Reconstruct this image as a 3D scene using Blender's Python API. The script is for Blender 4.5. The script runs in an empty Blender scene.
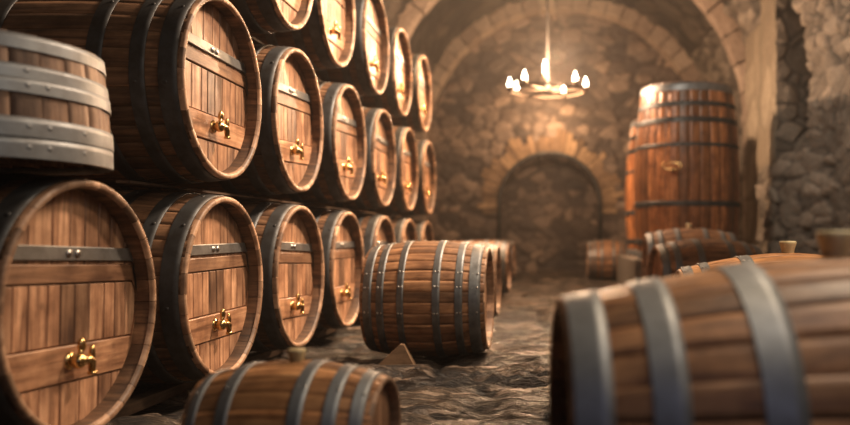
import bpy, math, random
from math import sin, cos, pi, sqrt, atan2, radians
from mathutils import Vector, noise, Matrix
random.seed(7)
S = bpy.context.scene
C = S.collection
CAMZ = 0.82

# ------------------------------------------------------------------ helpers
class MB:
    """collects faces with a per-face tone"""
    def __init__(s): s.v=[]; s.f=[]; s.t=[]; s.sm=[]
    def add(s, v, f, tone=0.5, smooth=True):
        o=len(s.v); s.v+= [tuple(p) for p in v]
        for q in f:
            s.f.append(tuple(i+o for i in q)); s.t.append(tone); s.sm.append(smooth)
    def build(s, name, m, parent=None, loc=(0,0,0)):
        me=bpy.data.meshes.new(name); me.from_pydata(s.v,[],s.f); me.update()
        a=me.attributes.new('tone','FLOAT','FACE'); a.data.foreach_set('value', s.t)
        me.polygons.foreach_set('use_smooth', s.sm)
        me.materials.append(m)
        o=bpy.data.objects.new(name, me); C.objects.link(o); o.location=loc
        if parent is not None: o.parent=parent
        return o

def ring_strip(rings, closed=True, caps=False):
    v=[]; f=[]; n=len(rings[0])
    for r in rings: v+=r
    for i in range(len(rings)-1):
        for j in range(n if closed else n-1):
            k=(j+1)%n
            f.append((i*n+j,i*n+k,(i+1)*n+k,(i+1)*n+j))
    if caps:
        f.append(tuple(range(n-1,-1,-1))); f.append(tuple(range((len(rings)-1)*n,len(rings)*n)))
    return v,f

def frame(d):
    d=d.normalized(); u=d.orthogonal().normalized(); w=d.cross(u); return u,w

def tube(mb, pts, radii, n=12, tone=.5, caps=True):
    pts=[Vector(p) for p in pts]
    if not hasattr(radii,'__len__'): radii=[radii]*len(pts)
    rings=[]; u=None
    for i,p in enumerate(pts):
        d=(pts[min(i+1,len(pts)-1)]-pts[max(i-1,0)]).normalized()
        if u is None: u,w=frame(d)
        else:
            u=(u-d*u.dot(d)).normalized(); w=d.cross(u)
        rings.append([p+(u*cos(2*pi*k/n)+w*sin(2*pi*k/n))*radii[i] for k in range(n)])
    v,f=ring_strip(rings,True,caps); mb.add(v,f,tone)

def box(mb, x0,x1,y0,y1,z0,z1, tone=.5, jit=0, bev=0.0):
    c=[(x0,y0,z0),(x1,y0,z0),(x1,y1,z0),(x0,y1,z0),(x0,y0,z1),(x1,y0,z1),(x1,y1,z1),(x0,y1,z1)]
    if jit: c=[tuple(a+random.uniform(-jit,jit) for a in p) for p in c]
    mb.add(c,[(0,3,2,1),(4,5,6,7),(0,1,5,4),(1,2,6,5),(2,3,7,6),(3,0,4,7)],tone,False)

def blob(mb, c, rx, ry, rz, n=12, m=8, tone=.5):
    v=[];f=[]
    for i in range(m+1):
        a=pi*i/m
        for j in range(n):
            b=2*pi*j/n
            v.append((c[0]+rx*sin(a)*cos(b), c[1]+ry*sin(a)*sin(b), c[2]+rz*cos(a)))
    for i in range(m):
        for j in range(n):
            f.append((i*n+j,(i+1)*n+j,(i+1)*n+(j+1)%n,i*n+(j+1)%n))
    mb.add(v,f,tone)

def tag(o,label,cat,group=None):
    o['label']=label; o['category']=cat
    if group: o['group']=group
    return o
def empty(name,loc,rz=0):
    o=bpy.data.objects.new(name,None); C.objects.link(o); o.location=loc; o.rotation_euler=(0,0,rz)
    o.empty_display_size=.1
    return o
def copy_tree(root):
    r=root.copy(); C.objects.link(r)
    for ch in list(root.children):
        c=ch.copy(); C.objects.link(c); c.parent=r
        for g in list(ch.children):
            d=g.copy(); C.objects.link(d); d.parent=c
    return r

# ---------------------------------------------------------------- materials
def new_mat(name):
    m=bpy.data.materials.new(name); m.use_nodes=True
    nt=m.node_tree; b=nt.nodes['Principled BSDF']; return m,nt,b
def N(nt,t,**k):
    n=nt.nodes.new(t)
    for a,b in k.items():
        if a.startswith('i_'): n.inputs[a[2:].replace('_',' ')].default_value=b
        else: setattr(n,a,b)
    return n
def ramp(nt, stops):
    r=nt.nodes.new('ShaderNodeValToRGB'); e=r.color_ramp.elements
    while len(e)<len(stops): e.new(.5)
    for i,(p,c) in enumerate(stops):
        e[i].position=p; e[i].color=(*c,1)
    return r
def mixc(nt,mode,fac,a,b):
    m=nt.nodes.new('ShaderNodeMix'); m.data_type='RGBA'; m.blend_type=mode
    for sock,val in ((m.inputs[0],fac),(m.inputs[6],a),(m.inputs[7],b)):
        if isinstance(val,bpy.types.NodeSocket): nt.links.new(val,sock)
        elif isinstance(val,tuple): sock.default_value=(*val,1)
        else: sock.default_value=val
    return m.outputs[2]
def mth(nt,op,a,b=None,c=None):
    m=nt.nodes.new('ShaderNodeMath'); m.operation=op
    for i,x in enumerate((a,b,c)):
        if x is None: continue
        if isinstance(x,bpy.types.NodeSocket): nt.links.new(x,m.inputs[i])
        else: m.inputs[i].default_value=x
    return m.outputs[0]

def wood(name, dark, mid, light, stretch=(1.5,30,30), rough=(.45,.7), bump=.25, spec=.4, rnd=.25, coat=0.0):
    m,nt,b=new_mat(name)
    tc=N(nt,'ShaderNodeTexCoord'); at=N(nt,'ShaderNodeAttribute',attribute_name='tone')
    oi=N(nt,'ShaderNodeObjectInfo')
    off=mth(nt,'MULTIPLY_ADD',at.outputs['Fac'],37.0,mth(nt,'MULTIPLY',oi.outputs['Random'],11.0))
    add=N(nt,'ShaderNodeVectorMath',operation='ADD'); nt.links.new(tc.outputs['Object'],add.inputs[0])
    comb=N(nt,'ShaderNodeCombineXYZ'); 
    for i in range(3): nt.links.new(off,comb.inputs[i])
    nt.links.new(comb.outputs[0],add.inputs[1])
    mp=N(nt,'ShaderNodeMapping'); mp.inputs['Scale'].default_value=stretch
    nt.links.new(add.outputs[0],mp.inputs[0])
    g=N(nt,'ShaderNodeTexNoise',i_Scale=1.0,i_Detail=7.0,i_Roughness=.62,i_Distortion=.6); nt.links.new(mp.outputs[0],g.inputs['Vector'])
    r=ramp(nt,[(.28,dark),(.5,mid),(.72,light)]); nt.links.new(g.outputs['Fac'],r.inputs[0])
    # blotchy stains
    st=N(nt,'ShaderNodeTexNoise',i_Scale=5.5,i_Detail=6.0,i_Roughness=.6); nt.links.new(add.outputs[0],st.inputs['Vector'])
    sr=ramp(nt,[(.32,(.42,.36,.32)),(.62,(1,1,1))]); nt.links.new(st.outputs['Fac'],sr.inputs[0])
    c=mixc(nt,'MULTIPLY',1.0,r.outputs[0],sr.outputs[0])
    # board to board variation
    br=mth(nt,'MULTIPLY_ADD',at.outputs['Fac'],1.0,.5)
    br=mth(nt,'MULTIPLY',br,mth(nt,'MULTIPLY_ADD',oi.outputs['Random'],rnd,1-rnd/2))
    hs=N(nt,'ShaderNodeHueSaturation'); nt.links.new(c,hs.inputs['Color']); nt.links.new(br,hs.inputs['Value'])
    # dark mineral streaks and knots
    kn=N(nt,'ShaderNodeTexVoronoi',i_Scale=3.1); nt.links.new(add.outputs[0],kn.inputs['Vector'])
    kr=ramp(nt,[(.02,(.12,.08,.06)),(.07,(1,1,1))]); nt.links.new(kn.outputs['Distance'],kr.inputs[0])
    c2=mixc(nt,'MULTIPLY',.7,hs.outputs[0],kr.outputs[0])
    nt.links.new(c2,b.inputs['Base Color'])
    rr=N(nt,'ShaderNodeMapRange'); rr.inputs['To Min'].default_value=rough[1]; rr.inputs['To Max'].default_value=rough[0]
    nt.links.new(st.outputs['Fac'],rr.inputs[0]); nt.links.new(rr.outputs[0],b.inputs['Roughness'])
    bp=N(nt,'ShaderNodeBump',i_Strength=bump,i_Distance=.01); nt.links.new(g.outputs['Fac'],bp.inputs['Height']); nt.links.new(bp.outputs[0],b.inputs['Normal'])
    b.inputs['Specular IOR Level'].default_value=spec
    b.inputs['Coat Weight'].default_value=coat; b.inputs['Coat Roughness'].default_value=.35
    return m

def metal(name, col, rough=(.3,.6), metallic=1.0, rust=None, scale=9):
    m,nt,b=new_mat(name)
    tc=N(nt,'ShaderNodeTexCoord')
    n=N(nt,'ShaderNodeTexNoise',i_Scale=float(scale),i_Detail=6.0,i_Roughness=.6); nt.links.new(tc.outputs['Object'],n.inputs['Vector'])
    d=tuple(x*.55 for x in col)
    r=ramp(nt,[(.3,rust or d),(.62,col)]); nt.links.new(n.outputs['Fac'],r.inputs[0])
    nt.links.new(r.outputs[0],b.inputs['Base Color'])
    b.inputs['Metallic'].default_value=metallic
    mr=N(nt,'ShaderNodeMapRange'); mr.inputs['To Min'].default_value=rough[1]; mr.inputs['To Max'].default_value=rough[0]
    nt.links.new(n.outputs['Fac'],mr.inputs[0]); nt.links.new(mr.outputs[0],b.inputs['Roughness'])
    bp=N(nt,'ShaderNodeBump',i_Strength=.12,i_Distance=.004); nt.links.new(n.outputs['Fac'],bp.inputs['Height']); nt.links.new(bp.outputs[0],b.inputs['Normal'])
    return m

def stone(name, cols, mortar, scale=3.0, rough=(.55,.9), bump=.6, wet=0.0, dist=.03):
    m,nt,b=new_mat(name)
    tc=N(nt,'ShaderNodeTexCoord'); at=N(nt,'ShaderNodeAttribute',attribute_name='cell'); ed=N(nt,'ShaderNodeAttribute',attribute_name='edge')
    n=N(nt,'ShaderNodeTexNoise',i_Scale=scale,i_Detail=8.0,i_Roughness=.65,i_Distortion=.4); nt.links.new(tc.outputs['Object'],n.inputs['Vector'])
    n2=N(nt,'ShaderNodeTexNoise',i_Scale=scale*7,i_Detail=6.0,i_Roughness=.7); nt.links.new(tc.outputs['Object'],n2.inputs['Vector'])
    k=mth(nt,'ADD',mth(nt,'MULTIPLY',at.outputs['Fac'],.55),mth(nt,'MULTIPLY',n.outputs['Fac'],.55))
    r=ramp(nt,[(.15,cols[0]),(.45,cols[1]),(.72,cols[2]),(.95,cols[3])]); nt.links.new(k,r.inputs[0])
    r2=ramp(nt,[(.3,(.45,.42,.4)),(.65,(1,1,1))]); nt.links.new(n2.outputs['Fac'],r2.inputs[0])
    c=mixc(nt,'MULTIPLY',.7,r.outputs[0],r2.outputs[0])
    er=ramp(nt,[(.05,(0,0,0)),(.25,(1,1,1))]); nt.links.new(ed.outputs['Fac'],er.inputs[0])
    c=mixc(nt,'MIX',er.outputs[0],mortar,c)
    nt.links.new(c,b.inputs['Base Color'])
    mr=N(nt,'ShaderNodeMapRange'); mr.inputs['To Min'].default_value=rough[0]; mr.inputs['To Max'].default_value=rough[1]
    mr.inputs['From Min'].default_value=.3; mr.inputs['From Max'].default_value=.7
    nt.links.new(n.outputs['Fac'],mr.inputs[0]); nt.links.new(mr.outputs[0],b.inputs['Roughness'])
    h=mth(nt,'MULTIPLY_ADD',n.outputs['Fac'],2.0,n2.outputs['Fac'])
    bp=N(nt,'ShaderNodeBump',i_Strength=bump,i_Distance=dist); nt.links.new(h,bp.inputs['Height']); nt.links.new(bp.outputs[0],b.inputs['Normal'])
    b.inputs['Specular IOR Level'].default_value=.35+wet
    return m

M={}
M['cask']=wood('cask_oak',(.045,.022,.011),(.16,.083,.042),(.32,.175,.09),(2,30,30))
M['head']=wood('head_oak',(.13,.062,.033),(.36,.19,.105),(.60,.36,.215),(30,30,2.2),rough=(.33,.6),spec=.5)
M['headh']=wood('crossbar_oak',(.12,.055,.028),(.34,.175,.093),(.55,.32,.18),(30,2.2,30),rough=(.33,.6),spec=.5)
M['chime']=wood('chime_oak',(.24,.13,.075),(.42,.25,.15),(.58,.38,.25),(14,14,14),rough=(.4,.6))
M['barrel']=wood('barrel_oak',(.08,.036,.016),(.30,.148,.068),(.52,.285,.14),(2,32,32),coat=.15)
M['brown']=wood('polished_oak',(.12,.05,.018),(.48,.225,.09),(.66,.35,.15),(2,26,26),rough=(.4,.6),coat=.12)
M['vat']=wood('vat_oak',(.12,.038,.013),(.36,.14,.05),(.55,.24,.095),(20,20,2),rough=(.3,.5),coat=.3)
M['tub']=wood('tub_oak',(.10,.055,.033),(.27,.16,.10),(.42,.27,.17),(30,30,3))
M['timber']=wood('timber',(.03,.017,.01),(.08,.045,.025),(.14,.085,.05),(25,2,25),rough=(.6,.9))
M['wedge']=wood('wedge_wood',(.15,.09,.05),(.3,.19,.11),(.42,.28,.17),(3,20,20))
M['bung']=wood('bung_wood',(.62,.47,.24),(.78,.64,.36),(.86,.75,.5),(12,12,3),bump=.1,rnd=.05)
M['iron']=metal('dark_iron',(.085,.088,.09),(.45,.7),.7,(.04,.034,.03))
M['steel']=metal('band_steel',(.33,.33,.32),(.35,.55),.85,(.17,.16,.145))
M['zinc']=metal('galvanised_steel',(.27,.285,.295),(.42,.6),.65,(.17,.17,.17))
M['brass']=metal('brass',(.85,.58,.25),(.15,.3),1.0,(.6,.36,.14),20)
M['band']=metal('barrel_band_steel',(.20,.21,.215),(.4,.6),.75,(.09,.09,.088))
M['steelh']=metal('pale_hoop_steel',(.34,.34,.335),(.4,.6),.6,(.20,.20,.19))
M['rivet']=metal('rivet_steel',(.6,.58,.54),(.25,.4),1.0)
M['wallr']=stone('rubble_stone',[(.08,.067,.055),(.19,.16,.13),(.31,.26,.21),(.44,.37,.30)],(.06,.052,.045),2.5)
M['wallb']=stone('back_stone',[(.05,.043,.042),(.16,.125,.105),(.30,.23,.185),(.55,.41,.31)],(.09,.07,.058),.8)
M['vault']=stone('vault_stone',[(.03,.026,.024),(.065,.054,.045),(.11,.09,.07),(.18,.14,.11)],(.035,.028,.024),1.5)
M['pier']=stone('pier_plaster',[(.20,.16,.12),(.32,.26,.19),(.44,.36,.265),(.5,.42,.31)],(.22,.18,.13),1.8,bump=.9,dist=.06)
M['rib']=stone('rib_stone',[(.26,.19,.14),(.42,.32,.25),(.56,.44,.34),(.64,.53,.42)],(.2,.155,.12),2.0)
M['vous']=stone('voussoir_stone',[(.14,.095,.06),(.32,.21,.13),(.52,.35,.21),(.68,.48,.30)],(.07,.052,.04),2.0)
M['floor']=stone('floor_stone',[(.03,.02,.014),(.11,.076,.052),(.27,.19,.13),(.45,.33,.23)],(.010,.008,.006),2.2,rough=(.2,.65),bump=1.0,wet=.3,dist=.025)

# ---------------------------------------------------------------- rubble surfaces
def crack(m):
    nt=m.node_tree; b=nt.nodes['Principled BSDF']
    tc=N(nt,'ShaderNodeTexCoord'); mp=N(nt,'ShaderNodeMapping'); mp.inputs['Scale'].default_value=(1.1,7.5,1); nt.links.new(tc.outputs['Object'],mp.inputs[0])
    n=N(nt,'ShaderNodeTexNoise',i_Scale=1.6,i_Detail=9.0,i_Roughness=.68,i_Distortion=.35); nt.links.new(mp.outputs[0],n.inputs['Vector'])
    d=mth(nt,'ABSOLUTE',mth(nt,'SUBTRACT',n.outputs['Fac'],.5))
    r=ramp(nt,[(.0,(.02,.018,.016)),(.02,(.35,.33,.3)),(.07,(1,1,1))]); nt.links.new(d,r.inputs[0])
    old=b.inputs['Base Color'].links[0].from_socket
    nt.links.new(mixc(nt,'MULTIPLY',1.0,old,r.outputs[0]),b.inputs['Base Color'])
    bn=[x for x in nt.nodes if x.type=='BUMP'][0]
    b2=N(nt,'ShaderNodeBump',i_Strength=1.0,i_Distance=.03)
    mn=mth(nt,'MINIMUM',d,.08); nt.links.new(mth(nt,'MULTIPLY',mn,12.0),b2.inputs['Height'])
    nt.links.new(bn.outputs[0],b2.inputs['Normal']); nt.links.new(b2.outputs[0],b.inputs['Normal'])
crack(M['floor'])
def fill_attrs(me, cell, edge):
    a=me.attributes.new('cell','FLOAT','POINT'); a.data.foreach_set('value',cell)
    a=me.attributes.new('edge','FLOAT','POINT'); a.data.foreach_set('value',edge)
def hash1(p): return (sin(p.x*12.9898+p.y*78.233+p.z*37.719)*43758.5453)%1.0
def rubble(name, us, vs, pos, nrm, cellsize, depth, mat, seed=0, extra=None, rough=.3, structure=True, course=None, sharp=3.0):
    v=[];cell=[];edge=[]
    su,sv=cellsize
    for j,vv in enumerate(vs):
        for i,uu in enumerate(us):
            w=noise.noise_vector(Vector((uu*1.3,vv*1.3,seed)))*.18
            q=Vector((uu/su+w.x, vv/sv+w.y, seed*3.7))
            if course:   # coursed blocks: shift every course
                row=math.floor(q.y); fx=q.x+.5*(row%2)+hash1(Vector((row,seed,1)))*.8
                cx=math.floor(fx); ex=min(fx-cx,1-(fx-cx))*su; ey=min(q.y-row,1-(q.y-row))*sv
                e=min(1,min(ex,ey)/(.12*min(su,sv))*.3); c=hash1(Vector((cx,row,seed)))
            else:
                dd,pp=noise.voronoi(Vector((q.x,q.y,q.z)))
                e=min(1.0,(dd[1]-dd[0])*2.2); c=hash1(pp[0])
            p=Vector(pos(uu,vv)); n=Vector(nrm(uu,vv))
            h=(min(1,e*sharp)**.7)*depth*(.45+.75*c)+noise.fractal(p*2.6,.9,2.1,4)*depth*rough
            if extra:
                h+=extra(uu,vv)
            v.append(p+n*h); cell.append(c); edge.append(e)
    nu=len(us); f=[(j*nu+i,j*nu+i+1,(j+1)*nu+i+1,(j+1)*nu+i) for j in range(len(vs)-1) for i in range(nu-1)]
    me=bpy.data.meshes.new(name); me.from_pydata(v,[],f); me.update()
    me.polygons.foreach_set('use_smooth',[True]*len(f))
    fill_attrs(me,cell,edge); me.materials.append(mat)
    o=bpy.data.objects.new(name,me); C.objects.link(o)
    if structure: o['kind']='structure'
    return o
def rng(a,b,s):
    n=max(1,round((b-a)/s)); return [a+(b-a)*i/n for i in range(n+1)]

HW=3.8; SPR=CAMZ+2.2; YB=19.6; Y0=-1.0
# floor : slabs of layered, worn stone (never above z=0)
def floor_surface():
    xs=rng(-HW,HW,.035)
    ys=rng(Y0,3.0,.12)[:-1]+rng(3.0,6.6,.018)[:-1]+rng(6.6,10,.04)[:-1]+rng(10,YB,.1)
    v=[];cell=[];edge=[]
    for y in ys:
        for x in xs:
            w=noise.noise_vector(Vector((x*1.1,y*1.1,3.0)))*.28
            q=Vector((x/.95+w.x, y/.42+w.y, 5.0))
            dd,pp=noise.voronoi(q); c=hash1(pp[0]); e=min(1,(dd[1]-dd[0])*2.4)
            # ledge heights in steps following stretched noise: layered rock
            a=noise.fractal(Vector((x*1.1,y*3.4,9.0)),.8,2.1,5)
            st=math.floor((a+1)*7)/7.0-1; fr=((a+1)*7)%1.0
            led=st+min(1,fr*5)/7.0
            r=noise.fractal(Vector((x*5,y*14,2.0)),.7,2.2,4)
            # the broken strip of rock across the aisle
            band=math.exp(-((y-5.02-.18*sin(x*2.1))/.26)**2)
            h=-.052+.025*c+(.055+.05*band)*led+.011*r*(1+2.5*band)-.045*(1-min(1,e*2.2))
            if band>.2:
                rd=noise.ridged_multi_fractal(Vector((x*2.4,y*9,4.0)),.8,2.1,5,1.0,2.0)
                h+=band*(.06*rd-.075)
            v.append((x,y,min(h,-.001)))
            cell.append(c*.8+.1); edge.append(e)
    nu=len(xs); f=[(j*nu+i,j*nu+i+1,(j+1)*nu+i+1,(j+1)*nu+i) for j in range(len(ys)-1) for i in range(nu-1)]
    me=bpy.data.meshes.new('floor'); me.from_pydata(v,[],f); me.update()
    me.polygons.foreach_set('use_smooth',[True]*len(f)); fill_attrs(me,cell,edge); me.materials.append(M['floor'])
    o=bpy.data.objects.new('floor',me); C.objects.link(o); o['kind']='structure'
floor_surface()
FL=-.03   # typical top of the worn slabs

# right wall with deep window-like recess
def rec(y,z):
    if 11.86<y<13.6:
        sill=CAMZ+1.25+(12.9-y)*.12
        if z>sill: return -.7
    if z<CAMZ+1.25+(12.9-y)*.12 and 10.9<y<13.6: return .36*min(1,(y-10.9)/1.5)
    return 0
AW=.62
def wr(u,v):
    if v<=SPR: return (HW,u,v)
    a=(v-SPR)/HW; return (HW*cos(a),u,SPR+HW*sin(a))
def wn(u,v):
    a=max(0,(v-SPR)/HW); return (-cos(a),0,-sin(a))
rubble('wall_right', rng(Y0,9,.12)[:-1]+rng(9,15,.03)[:-1]+rng(15,YB,.09), rng(-.1,SPR+AW*HW,.035),
       wr, wn,(.42,.20),.10,M['wallr'],1,rec,rough=.7)
rubble('wall_left', rng(Y0,YB,.14), rng(-.1,SPR,.12), lambda u,v:(-HW,u,v), lambda u,v:(1,0,0),(.5,.35),.08,M['wallr'],2)
# vault: u=y, v=angle from right springing over to left
def vpos(u,a): return (HW*cos(a),u,SPR+HW*sin(a))
def vn(u,a): return (-cos(a),0,-sin(a))
def vrec(u,a):
    return -.7 if (11.86<u<13.6 and HW*sin(a)<1.9 and cos(a)>0) else 0
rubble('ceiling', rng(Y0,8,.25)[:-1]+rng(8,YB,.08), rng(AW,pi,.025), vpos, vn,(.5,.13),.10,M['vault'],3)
# back wall with the arched niche
NX,NZ,NR=-.38,CAMZ+.85,1.25
def nic(u,v):
    inside=(v>NZ and (u-NX)**2+(v-NZ)**2<NR*NR) or (v<=NZ and abs(u-NX)<NR)
    return -1.1 if inside else 0
rubble('wall_back', rng(-HW-.1,HW+.1,.045), rng(-.1,SPR+HW+.1,.045), lambda u,v:(u,YB,v), lambda u,v:(0,-1,0),(.42,.26),.10,M['wallb'],4,nic,course=None)

def block_arch(name, cx, cz, r0, r1, y0, y1, a0, a1, n, mat, legs=None, jit=.012, sub=4):
    """arch built of separate cut stones modelled in one mesh"""
    v=[];f=[];cell=[];edge=[]
    def addblock(fn, c):
        # fn(s,t,d) s along arch 0..1, t radial 0..1, d depth 0..1
        o=len(v); g=.0
        K=sub
        idx={}
        def P(s,t,d):
            k=(s,t,d)
            if k in idx: return idx[k]
            p=Vector(fn(s/K,t/K,d/K))
            w=noise.noise_vector(p*3.1)*jit*2.5
            # round arrises
            m=sum(1 for q in (s,t,d) if q in (0,K))
            v.append(p+w); cell.append(c); edge.append(1.0 if m<2 else .15)
            idx[k]=len(v)-1; return idx[k]
        for a in range(K):
            for b in range(K):
                f.append((P(a,b,0),P(a+1,b,0),P(a+1,b+1,0),P(a,b+1,0)))
                f.append((P(a,b,K),P(a,b+1,K),P(a+1,b+1,K),P(a+1,b,K)))
                f.append((P(a,0,b),P(a,0,b+1),P(a+1,0,b+1),P(a+1,0,b)))
                f.append((P(a,K,b),P(a+1,K,b),P(a+1,K,b+1),P(a,K,b+1)))
                f.append((P(0,a,b),P(0,a,b+1),P(0,a+1,b+1),P(0,a+1,b)))
                f.append((P(K,a,b),P(K,a+1,b),P(K,a+1,b+1),P(K,a,b+1)))
    for i in range(n):
        b0=a0+(a1-a0)*i/n; b1=a0+(a1-a0)*(i+1)/n; gp=(b1-b0)*.025
        rr0=r0+random.uniform(-jit,jit); rr1=r1+random.uniform(-jit,jit)*6
        yy=y0+random.uniform(-jit,jit)
        def fn(s,t,d,b0=b0+gp,b1=b1-gp,rr0=rr0,rr1=rr1,yy=yy):
            a=b0+(b1-b0)*s; r=rr0+(rr1-rr0)*t
            return (cx+r*cos(a), yy+(y1-yy)*d, cz+r*sin(a))
        addblock(fn, random.random())
    if legs:
        for sx in (1,-1):
            z=cz
            while z>legs+.05:
                h=min(random.uniform(.3,.5),z-legs)
                rr0=r0+random.uniform(-jit,jit)
                def fn(s,t,d,z=z,h=h,sx=sx,rr0=rr0):
                    return (cx+sx*(rr0+(r1-rr0)*t), y0+(y1-y0)*d, z-h*.02-h*.96*s)
                addblock(fn, random.random()); z-=h
    me=bpy.data.meshes.new(name); me.from_pydata(v,[],f); me.update()
    fill_attrs(me,cell,edge); me.materials.append(mat)
    o=bpy.data.objects.new(name,me); C.objects.link(o); o['kind']='structure'
    m=o.modifiers.new('b','BEVEL'); m.width=.012; m.segments=1; m.limit_method='ANGLE'; m.angle_limit=.9
    return o
block_arch('trim_1',0,SPR,3.46,3.95,14.9,15.2,0,pi,19,M['rib'],legs=-.08)
block_arch('trim_2',-.02,SPR,3.42,3.95,19.0,19.75,0,pi,27,M['rib'],legs=-.08)
block_arch('trim_3',NX,NZ,NR,NR+.50,YB-.13,YB+.4,-.15,pi+.15,40,M['vous'],legs=None,jit=.025)
# pier beside the recess
rubble('trim_4', rng(.84,2.05+.9+.9,.035), rng(-.08,5.2,.05),
    lambda u,v:((3.42+max(0,.9-u), 12.65, v) if u<.9 else ((3.42,12.65+(u-.9),v) if u<2.95 else (3.42+(u-2.95),14.7,v))),
    lambda u,v:((0,-1,0) if u<.88 else ((-1,0,0) if u<2.97 else (0,1,0))),(.7,.9),.03,M['pier'],6,rough=.6)
rubble('trim_5', rng(3.40,4.6,.03), rng(1.5,5.2,.03), lambda u,v:(u,12.62,v), lambda u,v:(0,-1,0),(.36,.3),.09,M['wallr'],8)

# iron rim of the niche
mb=MB(); pts=[(NX+NR*cos(a),YB-.26,NZ+NR*sin(a)) for a in rng(0,pi,.07)]
pts=[(NX+NR,YB-.26,0.0)]+pts+[(NX-NR,YB-.26,0.0)]
tube(mb,pts,.055,8)
tag(mb.build('arch_rim',M['iron']),'black iron hoop lining the arched niche in the far stone wall','iron rim')

# ---------------------------------------------------------------- coopers' work
PEXP=2.0
def barrel_r(x,L,Rb,Re):   # x measured from -L..0
    t=(x+L/2)/(L/2); return Re+(Rb-Re)*(1-abs(t)**PEXP)
def body_mesh(mb,L,Rb,Re,ns,nx=14,groove=.005,seg=5):
    tones=[random.random() for _ in range(ns)]; dr=[random.uniform(-.0025,.0015) for _ in range(ns)]
    for k in range(ns):
        a0=2*pi*k/ns; a1=2*pi*(k+1)/ns
        fr=[0,.035]+[.035+.93*i/(seg-1) for i in range(1,seg-1)]+[.965,1.0]
        rings=[]
        for i in range(nx+1):
            x=-L*i/nx; r=barrel_r(x,L,Rb,Re)
            rings.append([(x,(r+(dr[k] if 0<j<len(fr)-1 else -groove))*cos(a0+(a1-a0)*q),(r+(dr[k] if 0<j<len(fr)-1 else -groove))*sin(a0+(a1-a0)*q)) for j,q in enumerate(fr)])
        v,f=ring_strip(rings,False); mb.add(v,f,tones[k])
def chime_mesh(mb,xe,sgn,Ro,Ri,depth,ns=28):
    # end grain ring + inside wall, stave by stave
    for k in range(ns):
        t=random.random(); fr=[0.012,.25,.5,.75,.988]
        rings=[]
        for (x,r) in ((xe-sgn*.03,Ro+.001),(xe-sgn*.006,Ro+.001),(xe,Ro-.006),(xe,Ri+.006),(xe-sgn*.008,Ri),(xe-sgn*depth,Ri-.004)):
            rings.append([(x,r*cos(2*pi*(k+q)/ns),r*sin(2*pi*(k+q)/ns)) for q in fr])
        v,f=ring_strip(rings,False); mb.add(v,f,t)
def board(mb,y0,y1,z0,z1,R,x,th,sgn=1,n=8,bev=.004,tone=None):
    """flat board in the y-z plane, clipped by a circle of radius R, face at x*"""
    g=.0022; y0=max(y0+g,-R*.999); y1=min(y1-g,R*.999); z0+=g; z1-=g
    if y1-y0<.004: return
    t=random.random() if tone is None else tone
    lo=[];up=[]
    for i in range(n+1):
        y=y0+(y1-y0)*i/n; s=sqrt(max(0,R*R-y*y))
        a=max(z0,-s); b=min(z1,s)
        if b<a: a=b=(max(min((a+b)/2,s),-s))
        lo.append((y,a)); up.append((y,b))
    if max(u[1]-l[1] for u,l in zip(up,lo))<.004: return
    loop=lo+up[::-1]; m=len(loop)
    cy=sum(p[0] for p in loop)/m; cz=sum(p[1] for p in loop)/m
    def ins(p,d):
        dy=cy-p[0]; dz=cz-p[1]
        return (p[0]+(d if dy>0 else -d)*(abs(dy)>d), p[1]+(d if dz>0 else -d)*(abs(dz)>d))
    r0=[(x-sgn*th,*p) for p in loop]; r1=[(x-sgn*bev,*p) for p in loop]; r2=[(x,*ins(p,bev)) for p in loop]
    v,f=ring_strip([r0,r1,r2],True); o=len(v)-m
    for i in range(n): f.append((o+i,o+i+1,o+m-2-i,o+m-1-i))
    mb.add(v,f,t,False)
def hoop_mesh(mb,xc,w,L,Rb,Re,off=.005,th=.004,n=64):
    prof=[]
    for i in range(4):
        x=xc-w/2+w*i/3; prof.append((x,barrel_r(max(-L,min(0,x)),L,Rb,Re)+off))
    inner=[(x,r-th-.003) for x,r in prof]
    loop=prof+inner[::-1]+[prof[0]]
    rings=[[(x,r*cos(2*pi*k/n),r*sin(2*pi*k/n)) for k in range(n)] for x,r in loop]
    v,f=ring_strip(rings,True); mb.add(v,f,.5)
def rivet_mesh(r=.012,h=.006):
    me=MB(); rings=[]
    for (rr,z) in ((1,0),(.95,.4),(.7,.8),(.35,1.0),(.02,1.05)):
        rings.append([(h*z,rr*r*cos(2*pi*k/10),rr*r*sin(2*pi*k/10)) for k in range(10)])
    v,f=ring_strip(rings,True); me.add(v,f,.5); return me
RV={}
def rivet(parent,x,ang,r,mat,size=.012,name='rivet'):
    """rivet standing on a hoop, radial direction"""
    key=(mat.name,size)
    if key not in RV:
        o=rivet_mesh(size,size*.5).build(name,mat,parent); RV[key]=o.data
    else:
        o=bpy.data.objects.new(name,RV[key]); C.objects.link(o); o.parent=parent
    o.rotation_euler=Matrix(((0,0,1),(cos(ang),-sin(ang),0),(sin(ang),cos(ang),0))).to_euler()
    o.location=(x,r*cos(ang),r*sin(ang)); return o

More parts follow.
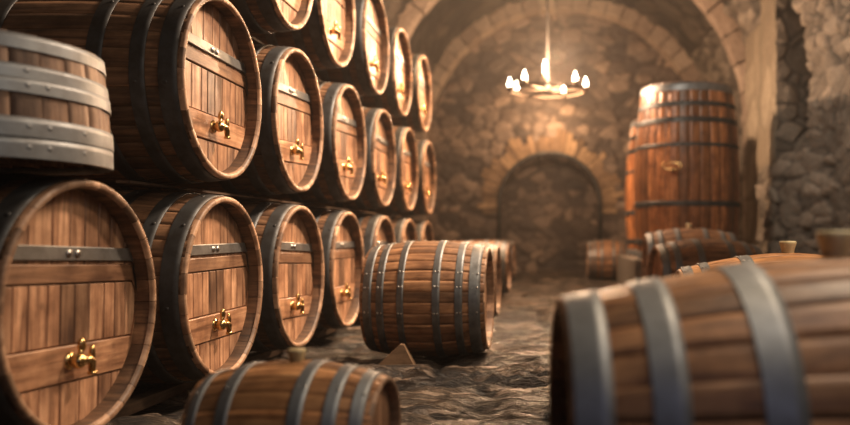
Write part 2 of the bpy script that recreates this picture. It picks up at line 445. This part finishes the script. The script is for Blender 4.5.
def make_tap(parent, x, z, R):
    mb=MB()
    tube(mb,[(x-.01,0,z),(x+.006,0,z)],.034,18); tube(mb,[(x,0,z),(x+.05,0,z),(x+.062,0,z)],[.020,.020,.014],14)
    blob(mb,(x+.036,-.004,z),.027,.030,.030,16,10)
    t=mb.build('tap',M['brass'],parent,(0,0,R))
    t['label']='brass spigot'
    k=MB(); tube(k,[(x+.036,0,z+.02),(x+.036,.01,z+.045)],.010,10)
    blob(k,(x+.036,.012,z+.058),.014,.020,.030,14,8)
    k.build('handle',M['brass'],t)
    s=MB(); tube(s,[(x+.045,.01,z),(x+.05,.040,z),(x+.052,.052,z-.008),(x+.052,.055,z-.05)],[.016,.016,.016,.012],12)
    tube(s,[(x+.052,.055,z-.046),(x+.052,.055,z-.058)],.017,12)
    blob(s,(x+.052,.052,z+.022),.012,.014,.034,14,8)
    s.build('spout',M['brass'],t)

CR,CE,CL=.525,.487,1.3
def make_cask():
    root=empty('wine_cask',(0,0,0))
    R=CR; at=(0,0,R)
    mb=MB(); body_mesh(mb,CL,CR,CE,34,14,.007); mb.build('body',M['cask'],root,at)
    mb=MB(); chime_mesh(mb,.012,1,CE+.0,.458,.016,30); mb.build('chime',M['chime'],root,at)['label']='pale end-grain rim of the staves'
    mb=MB(); chime_mesh(mb,-CL,-1,CE,.442,.07,30); board(mb,-.45,.45,-.45,.45,.44,-CL+.04,.02,-1,24); mb.build('rear_head',M['cask'],root,at)
    mb=MB(); chime_mesh(mb,-.002,1,.470,.4585,.085,30); mb.build('croze',M['cask'],root,at)
    # head boards
    RI=.458; X=-.07; mb=MB()
    for (z0,z1,n) in ((.16,.5,9),(-.145,.09,11),(-.5,-.285,9)):
        ys=[-RI]; 
        w=[random.uniform(.8,1.25) for _ in range(n)]; s=sum(w); a=-RI
        for q in w:
            b=a+2*RI*q/s; board(mb,a,b,z0,z1,RI,X,.02,1,6); a=b
    board(mb,-RI,RI,-RI,RI,RI,X-.012,.02,1,28)
    mb.build('head',M['head'],root,at)['label']='upright head boards'
    mb=MB(); board(mb,-RI,RI,.09,.165,RI,X+.006,.03,1,28); mb.build('crossbar',M['headh'],root,at)
    mb=MB(); board(mb,-RI,RI,-.285,-.145,RI,X+.008,.03,1,28); mb.build('crossbar',M['headh'],root,at)
    mb=MB(); board(mb,-RI,RI,.175,.235,RI,X+.012,.012,1,28); bd=mb.build('head_band',M['steel'],root,at); bd['label']='grey steel band across the head'
    for yy in (-.026,.026):
        o=rivet_mesh(.017,.009).build('rivet',M['rivet'],bd); o.location=(X+.012,yy,.205)
    for xc,w in ((-.06,.085),(-.20,.07),(-.40,.075),(-.9,.075),(-1.1,.07),(-1.24,.085)):
        mb=MB(); hoop_mesh(mb,xc,w,CL,CR,CE); h=mb.build('hoop',M['iron'],root,at)
        if xc>-.5:
            r=barrel_r(xc,CL,CR,CE)+.004
            for a in (-172,138,104,62):
                rivet(h,xc+(.01 if a%4 else -.01),radians(a),r,M['iron'],.010)
    make_tap(root,X+.008,-.205,R)
    return root
rowY=[2.99,4.22,5.38,6.63,7.9,9.2]
ordn=['nearest','second','third','fourth','fifth','sixth and farthest']
FX=-1.825
proto=None
def place_cask(y,z,label,group,first=False):
    global proto
    if proto is None:
        proto=make_cask(); o=proto
    else: o=copy_tree(proto)
    o.location=(FX+random.uniform(-.015,.015),y,z)
    roll=radians(random.uniform(-2.5,2.5))
    for ch in o.children: ch.rotation_euler.x=roll
    tag(o,label,'cask',group); return o
ZA=.03; ZB=ZA+1.072; ZC=ZB+1.072
lb=['large oak cask lying at the lower left under the steel-hooped tub, head out of focus',
 'large oak cask in the bottom row behind the small foreground keg',
 'third cask from the left in the bottom row, brass tap on its head',
 'fourth cask from the left in the bottom row, touching the keg on the aisle floor',
 'fifth cask of the bottom row, only its top showing above the aisle barrel',
 'sixth cask of the bottom row, just a sliver showing over the aisle barrels']
for y,l in zip(rowY,lb): place_cask(y,ZA,l,'casks in the bottom row')
lb=['largest cask of the middle row, beside the tub, with wide bolted hoops and brass tap',
 'second cask in the middle row, directly above the third bottom cask',
 'third cask in the middle row, pale boards and brass tap',
 'fourth cask in the middle row, bright amber head',
 'fifth cask in the middle row, narrow in view beside the far wall',
 'sixth and farthest cask in the middle row, seen nearly edge on']
for y,l in zip([4.22,5.38,6.63,7.9,9.2,10.45],lb): place_cask(y,ZB,l,'casks in the middle row')
# a cask of the bottom row under the farthest one of the middle row
place_cask(10.45,ZA,'last cask at the far end of the bottom row, behind the aisle barrels','casks in the bottom row')
lb=['first cask in the top row, only its lower rim in the picture',
 'second cask in the top row, its upper rim cut by the picture edge',
 'third cask in the top row, whole head showing under the vault',
 'fourth cask in the top row, glowing amber head with bright tap',
 'last cask of the top row, closest to the chandelier']
for y,l in zip([5.15,6.3,7.52,8.85,10.15],lb): place_cask(y,ZC,l,'casks in the top row')
# dunnage rails between the rows
for k,(zr,y1,nm) in enumerate(((FL-.03,11.0,'on the floor under the bottom row'),(ZA+2*CR-.0,11.0,'between the bottom and middle rows'),(ZB+2*CR,10.8,'between the middle and top rows'))):
    for xc,side in ((FX-.30,'front'),(FX-.75,'rear')):
        r=CR+.004
        ztop=(ZA,ZB,ZC)[k]+CR-r-.001
        zbot=-.03 if k==0 else (ZA,ZB)[k-1]+CR+r+.001
        mb=MB(); box(mb,xc-.035,xc+.035,(2.5 if k==0 else 3.75 if k==1 else 4.7),y1,zbot,ztop,.4)
        tag(mb.build('timber_rail',M['timber']),f'dark timber rail at the {side} of the casks, {nm}','rail','rails carrying the casks')

# --- lying barrels
def make_bung(root,R,xc,s=1.0):
    mb=MB(); rings=[]
    for z,r in ((-.02,.022),(.0,.025),(.02,.028),(.045,.036),(.052,.036),(.056,.032),(.0565,.002)):
        rings.append([(xc+s*r*cos(a),s*r*sin(a),R*2-.006+s*z) for a in [2*pi*k/20 for k in range(20)]])
    v,f=ring_strip(rings,True); mb.add(v,f,.5); b=mb.build('bung',M['bung'],root); b['label']='pale wooden bung'; return b
def make_barrel(name,R,Re,L,hoops,mat,hmat,bung=True,bs=1.0,rivets=(95,),ns=24):
    """axis along x, centred on origin, standing on z=0"""
    root=empty(name,(0,0,0)); at=(L/2,0,R)
    mb=MB(); body_mesh(mb,L,R,Re,ns,18,.004*R/.4); mb.build('body',mat,root,at)
    for sg,xe in ((1,0.004),(-1,-L-.004)):
        mb=MB(); chime_mesh(mb,xe,sg,Re,Re*.9,.06*R/.4+.01,ns)
        mb.build('chime',M['chime'],root,at)
        mb=MB(); RI=Re*.905; a=-RI; n=8
        for q in range(n): board(mb,a,a+2*RI/n,-RI,RI,RI,xe-sg*.05*R/.4,.015,sg,6); a+=2*RI/n
        mb.build('head',M['head'],root,at)
    for xc,w in hoops:
        mb=MB(); hoop_mesh(mb,xc-L/2,w,L,R,Re,off=.006,th=.004); h=mb.build('hoop',hmat,root,at)
        for a in rivets:
            for dx in (-.25,.25): rivet(h,xc-L/2+dx*w,radians(a),barrel_r(xc-L/2,L,R,Re)+.005,M['rivet'],.008 if R>.3 else .005)
    if bung: make_bung(root,R,0,bs)
    return root
# foreground keg
k=make_barrel('keg',.228,.176,.58,((-.255,.03),(-.15,.04),(.075,.04),(.175,.038),(.25,.036)),M['brown'],M['zinc'],True,.8,(80,130))
k.location=(-.86,2.5,FL); k.rotation_euler=(0,0,radians(-3))
tag(k,'small oak keg lying on the floor in the foreground, left of the aisle','keg')
# aisle barrels on the left
DH=((-.37,.06),(-.28,.05),(-.14,.045),(.10,.05),(.25,.05),(.355,.075))
d=make_barrel('barrel',.415,.365,.84,DH,M['barrel'],M['band'],False,1,(75,100,150,165,-170),34)
d.location=(-.965,5.62,FL)
G='barrels lined up along the left of the aisle'
tag(d,'oak barrel lying sideways at the left of the aisle, nearest and sharpest of its line','barrel',G)
for x,y,l in ((-1.12,8.2,'second barrel of the line at the left of the aisle, just behind the sharp one'),
              (-1.25,11.6,'third barrel of the line at the left of the aisle, blurred grey hoops'),
              (-1.45,16.0,'last barrel of the line at the left of the aisle, lit orange near the arch')):
    o=copy_tree(d); o.location=(x,y,FL-.01); tag(o,l,'barrel',G)
o=copy_tree(d); o.location=(.88,16.0,FL-.02); tag(o,'small far barrel at the right of the aisle in front of the arched niche','barrel')
# chocks
def wedge(x,y,s,rz,label):
    mb=MB(); v=[(-.16*s,-.06,0),(.13*s,-.07,0),(.13*s,.06,0),(-.16*s,.07,0),(.02*s,-.035,.17*s),(.045*s,-.035,.165*s),(.045*s,.035,.165*s),(.02*s,.035,.17*s)]
    mb.add(v,[(0,3,2,1),(4,5,6,7),(0,1,5,4),(1,2,6,5),(2,3,7,6),(3,0,4,7)],.6,False)
    o=mb.build('wedge_chock',M['wedge']); o.location=(x,y,FL-.015); o.rotation_euler=(0,0,rz); tag(o,label,'wedge')
wedge(-1.10,5.12,1.0,.1,'pale wooden wedge on the floor against the nearest aisle barrel')
# right-hand barrels
PEXP=1.45
h=make_barrel('barrel',.402,.30,1.38,((-.645,.08),(-.49,.075),(-.265,.085),(.28,.075),(.5,.065),(.645,.08)),M['brown'],M['steelh'],True,1.25,(95,),28)
h.location=(.675,1.95,FL); h.rotation_euler=(0,0,radians(5.5)); tag(h,'huge blurred oak barrel lying across the right foreground with three grey hoops','barrel')
PEXP=1.7
g=make_barrel('barrel',.385,.295,1.18,((-.555,.05),(-.465,.045),(-.25,.06),(.25,.06),(.465,.045),(.555,.05)),M['brown'],M['steelh'],True,1.25,(80,95,110),28)
g.location=(1.2,4.2,FL); tag(g,'orange oak barrel with pale bung and bright hoops, just behind the foreground barrel','barrel')
PEXP=2.0
f1=make_barrel('barrel',.42,.34,1.15,((-.53,.08),(-.40,.07),(-.15,.07),(.2,.07),(.4,.07),(.53,.08)),M['barrel'],M['zinc'],False,1,(80,110))
f1.location=(1.55,8.6,FL); f1.rotation_euler=(0,0,radians(8)); tag(f1,'oak barrel with grey hoops and dark left head, lying in front of the tall vats','barrel')
f2=make_barrel('barrel',.49,.41,1.15,((-.53,.08),(-.40,.07),(-.18,.07),(.18,.07),(.4,.07),(.53,.08)),M['barrel'],M['zinc'],True,1.2,(80,))
f2.location=(1.62,10.2,FL); tag(f2,'larger oak barrel with a bung, lying farthest back before the tall vats','barrel')

# --- upright casks and tub (axis z)
def upright_body(mb,H,rf,ns,groove=.005,nz=16):
    for k in range(ns):
        t=random.random(); dr=random.uniform(-.003,.003); fr=[0,.04,.28,.5,.72,.96,1.0]
        rings=[]
        for i in range(nz+1):
            z=H*i/nz; r=rf(z)
            rings.append([((r+(dr if 0<j<6 else -groove))*cos(2*pi*(k+q)/ns),(r+(dr if 0<j<6 else -groove))*sin(2*pi*(k+q)/ns),z) for j,q in enumerate(fr)])
        v,f=ring_strip(rings[::-1],False); mb.add(v,f,t)
def uhoop(root,z0,z1,rf,mat,off=.006,n=72,rv=(),rs=.012):
    prof=[(z0+(z1-z0)*i/3,rf(z0+(z1-z0)*i/3)+off) for i in range(4)]
    loop=prof+[(z,r-.012) for z,r in prof[::-1]]+[prof[0]]
    mb=MB(); v,f=ring_strip([[(r*cos(2*pi*k/n),r*sin(2*pi*k/n),z) for k in range(n)] for z,r in loop[::-1]],True); mb.add(v,f,.5)
    h=mb.build('hoop',mat,root)
    for a,zz in rv:
        o=rivet_mesh(rs,rs*.35).build('rivet',M['zinc'],h); r=rf(zz)+off-.003
        o.location=(r*cos(a),r*sin(a),zz); o.rotation_euler=(0,0,a)
    return h
def disc(mb,z,R,n,tone0=.5):
    a=-R
    for q in range(n):
        b=a+2*R/n; bb=MB(); board(bb,a,b,-R,R,R,0,.02,1,6)
        v=[(p[1],p[2],z+p[0]) for p in bb.v]; mb.add(v,bb.f,random.random(),False); a=b
def urim(root,H,rf,ti,depth,mat,ns=28):
    mb=MB(); R=rf(H)
    for k in range(ns):
        t=random.random(); fr=[.015,.33,.66,.985]
        rings=[[(r*cos(2*pi*(k+q)/ns),r*sin(2*pi*(k+q)/ns),z) for q in fr] for z,r in ((H-.02,R+.001),(H,R-.005),(H,R-ti),(H-depth,R-ti-.004))]
        v,f=ring_strip(rings,False); mb.add(v,f,t)
    mb.build('rim',mat,root)
# tub on the nearest cask
TH=.43; rf=lambda z:.487-.032*(z/TH)**1.5
t=empty('wooden_tub',(-2.235,2.88,ZA+2*CR+.006))
mb=MB(); upright_body(mb,TH,rf,30); mb.build('body',M['tub'],t)
urim(t,TH,rf,.03,.08,M['tub'])
mb=MB(); disc(mb,TH-.05,.425,8); mb.build('lid',M['tub'],t)
mb=MB(); disc(mb,.05,.44,8); mb.build('base',M['tub'],t)
AR=[radians(a) for a in (-65,-58,-30,-22,-5)]
uhoop(t,TH-.055,TH-.004,rf,M['zinc'],rv=[(a,TH-.03) for a in AR[1:2]])
uhoop(t,TH-.155,TH-.108,rf,M['zinc'],.006,rv=[(AR[0],TH-.13),(AR[2],TH-.13)])
uhoop(t,TH-.205,TH-.156,rf,M['zinc'],.009,rv=[(a,TH-.18) for a in AR[1:4]])
uhoop(t,.076,.142,rf,M['zinc'],.009,rv=[(a,.11) for a in AR])
uhoop(t,.004,.074,rf,M['zinc'],.006,rv=[(a,.04) for a in AR])
tag(t,'round wooden tub with wide grey steel hoops standing on the nearest cask at the left','tub')
# tall vats on a stone plinth
PZ=.5
mb=MB()
box(mb,1.0,2.85,11.1,15.0,-.1,PZ-.002,.5)
o=mb.build('stone_plinth',M['wallr']); tag(o,'low rough stone plinth carrying the two tall vats','plinth')
fill_attrs(o.data,[.4]*len(o.data.vertices),[1.0]*len(o.data.vertices))
def make_vat(H,Rb,Re,pos,label):
    rf=lambda z: Re+(Rb-Re)*(1-abs((z-H*.42)/(H*.58))**2.0)
    t=empty('tall_vat',pos)
    mb=MB(); upright_body(mb,H,rf,30,.012); mb.build('body',M['vat'],t)
    urim(t,H,rf,.05,.08,M['chime'])
    mb=MB(); disc(mb,H-.04,rf(H)-.045,9); mb.build('lid',M['chime'],t)
    mb=MB(); tube(mb,[(0,0,H-.045),(0,0,H+.03)],.05,12); blob(mb,(0,0,H+.04),.06,.06,.035); mb.build('lid_knob',M['brass'],t)
    hs=[(H-.13,H-.01,M['zinc']),(H-.36,H-.29,M['iron']),(H-.60,H-.52,M['iron']),(H-.95,H-.9,M['iron']),(H*.3,H*.3+.08,M['iron']),(.22,.30,M['iron']),(.01,.12,M['zinc'])]
    for a,b,m in hs: uhoop(t,a,b,rf,m,.008)
    # little brass sampling tap with a looped handle
    a=radians(-112); z=H-1.3; r=rf(z)
    mb=MB(); c=Vector((r*cos(a),r*sin(a),z)); n=Vector((cos(a),sin(a),0)); s=Vector((-sin(a),cos(a),0))
    tube(mb,[c-n*.01,c+n*.1],.03,10); tube(mb,[c+n*.1+s*.14*cos(b)+Vector((0,0,.05*sin(b)+.05)) for b in [2*pi*i/16 for i in range(17)]],.012,8)
    mb.build('tap',M['brass'],t)
    return tag(t,label,'vat','tall vats against the right wall')
make_vat(2.60,.80,.69,(1.87,12.0,PZ),'tall reddish oak vat with pale rim, front one of two by the right pier')
make_vat(2.40,.78,.66,(1.86,13.95,PZ),'second tall oak vat, mostly hidden behind the front vat')

# ---------------------------------------------------------------- chandelier
ch=empty('chandelier',(-.29,12.8,CAMZ+2.42))
tag(ch,'round iron chandelier with seven glowing bulbs hanging from the vault before the arch','chandelier')
CRR=.63
mb=MB()
def torus(mb,R,z,hh,th,n=48):
    loop=[(R-th,z-hh),(R+th,z-hh),(R+th,z+hh),(R-th,z+hh),(R-th,z-hh)]
    v,f=ring_strip([[(r*cos(2*pi*k/n),r*sin(2*pi*k/n),zz) for k in range(n)] for r,zz in loop],True); mb.add(v,f,.5)
M['bronze']=metal('aged_bronze',(.13,.09,.06),(.6,.8),.3,(.12,.08,.05))
M['rod']=metal('black_iron_rod',(.03,.025,.02),(.8,.95),.0,(.02,.017,.015))
torus(mb,CRR,0,.016,.022); mb.build('ring',M['bronze'],ch)
mb=MB()
for a in (0,pi/3,2*pi/3): tube(mb,[(-CRR*cos(a),-CRR*sin(a),0),(CRR*cos(a),CRR*sin(a),0)],.016,8)
mb.build('spokes',M['bronze'],ch)
mb=MB(); tube(mb,[(0,0,-.05),(0,0,.02),(0,0,.2),(0,0,.4),(0,0,SPR+HW-CAMZ-2.42-.05)],[.05,.06,.03,.02,.018],10); mb.build('rod',M['rod'],ch)
m,nt,b=new_mat('bulb_glow'); nt.nodes.remove(b); em=N(nt,'ShaderNodeEmission'); em.inputs[0].default_value=(1,.86,.66,1); em.inputs[1].default_value=16
nt.links.new(em.outputs[0],nt.nodes['Material Output'].inputs[0]); M['bulb']=m
lamps=[(183,0),(220,-0.0),(125,0),(301,0),(60,0),(355,0),(265,0.22)]
pos=[(-.545,.08),(-.49,-.30),(-.33,.42),(.24,.52),(.43,-.36),(.60,.03),(-.03,-.56)]
# near side of the ring reads higher in the view, far side lower
pos=[(-.59,.05),(-.50,.33),(-.33,-.50),(.25,.545),(.43,-.42),(.60,.02),(-.04,-.02)]
for i,(x,y) in enumerate(pos):
    x*=1.05; y*=1.05
    z=.035 if i<6 else .24
    mb=MB(); tube(mb,[(x,y,z-.05),(x,y,z-.0),(x,y,z+.03),(x,y,z+.04)],[.02,.05,.045,.03],10); c=mb.build('candle_cup',M['bronze'],ch)
    mb=MB(); s=1.0 if i<6 else 1.0
    k8=.85
    prof=[(.03,.025),(.045,.04),(.07,.05),(.11,.044),(.155,.026),(.19,.018),(.215,.010),(.225,.001)] if i<6 else [(.03,.03),(.06,.036),(.2,.036),(.24,.024),(.28,.014),(.31,.001)]
    v,f=ring_strip([[(x+k8*r*cos(2*pi*k/12),y+k8*r*sin(2*pi*k/12),z+.03+(zz-.03)*k8) for k in range(12)] for zz,r in prof],True); mb.add(v,f,.5)
    bl=mb.build('bulb',M['bulb'],ch); bl['label']='glowing bulb'

# ---------------------------------------------------------------- light
def light(kind,loc,energy,col,size=.3,rot=None,**k):
    l=bpy.data.lights.new(kind.lower()+'_light',kind); l.energy=energy; l.color=col
    if kind=='AREA': l.size=size
    else: l.shadow_soft_size=size
    for a,b in k.items(): setattr(l,a,b)
    o=bpy.data.objects.new(l.name,l); C.objects.link(o); o.location=loc
    if rot: o.rotation_euler=rot
    return o
def aim(o,t):
    o.rotation_euler=(Vector(t)-o.location).to_track_quat('-Z','Y').to_euler()
light('POINT',(-.12,12.45,CAMZ+2.80),900,(1,.64,.39),.12)
o=light('AREA',(1.7,6.3,5.4),215,(1,.74,.53),.7,spread=radians(78)); aim(o,(-1.9,5.9,2.6))  # added key light high over the aisle, no fixture, for the cask heads
o=light('AREA',(-.6,7.2,4.6),24,(1,.88,.72),.7,spread=radians(70)); aim(o,(3.8,11.2,2.2))  # added light without a source, brightens the right wall and pier
o=light('AREA',(1.5,1.2,2.9),13,(1,.86,.7),.8); aim(o,(.9,2.2,.6))  # extra light put in to lift the right foreground barrel, no real fixture
o=light('AREA',(.5,10.2,4.7),240,(1,.62,.34),.5,spread=radians(100)); aim(o,(-1.85,9.0,2.4))  # invented light above the view, makes the far cask heads glow
o=light('AREA',(1.9,3.3,4.0),42,(1,.78,.55),.7,spread=radians(95)); aim(o,(.9,3.4,.7))  # unseen overhead light added for the tops of the right-hand barrels
o=light('AREA',(1.3,1.2,3.6),11,(1,.90,.8),1.2); aim(o,(-.2,3.0,.6))  # added weak front fill for the tub and near casks
light('POINT',(-.4,18.7,3.7),110,(1,.60,.32),.3)  # added point light warming the niche voussoirs, no lamp stands there
o=light('AREA',(.6,-.6,1.6),3,(.55,.6,1),1.5); aim(o,(-1.2,3.2,.5))  # added cool fill near the camera, tints the shadows blue
w=bpy.data.worlds.new('world'); S.world=w; w.use_nodes=True
w.node_tree.nodes['Background'].inputs[0].default_value=(.42,.5,.75,1); w.node_tree.nodes['Background'].inputs[1].default_value=.04

# thin haze filling the cellar air
nt=w.node_tree; vo=N(nt,'ShaderNodeVolumeScatter'); vo.inputs['Color'].default_value=(1,.93,.86,1); vo.inputs['Density'].default_value=.003; vo.inputs['Anisotropy'].default_value=.45
nt.links.new(vo.outputs[0],nt.nodes['World Output'].inputs['Volume'])
# ---------------------------------------------------------------- camera
cd=bpy.data.cameras.new('camera'); co=bpy.data.objects.new('camera',cd); C.objects.link(co)
co.location=(0,0,CAMZ); co.rotation_euler=(pi/2,0,0)
cd.sensor_width=36; cd.lens=780/850*36; cd.shift_x=-140/850; cd.shift_y=25.5/850
cd.clip_start=.05; cd.clip_end=100
cd.dof.use_dof=True; cd.dof.focus_distance=4.1; cd.dof.aperture_fstop=.95
S.camera=co
S.view_settings.view_transform='Standard'; S.view_settings.look='None'; S.view_settings.gamma=1; S.view_settings.use_curve_mapping=False
S.view_settings.exposure=0.08
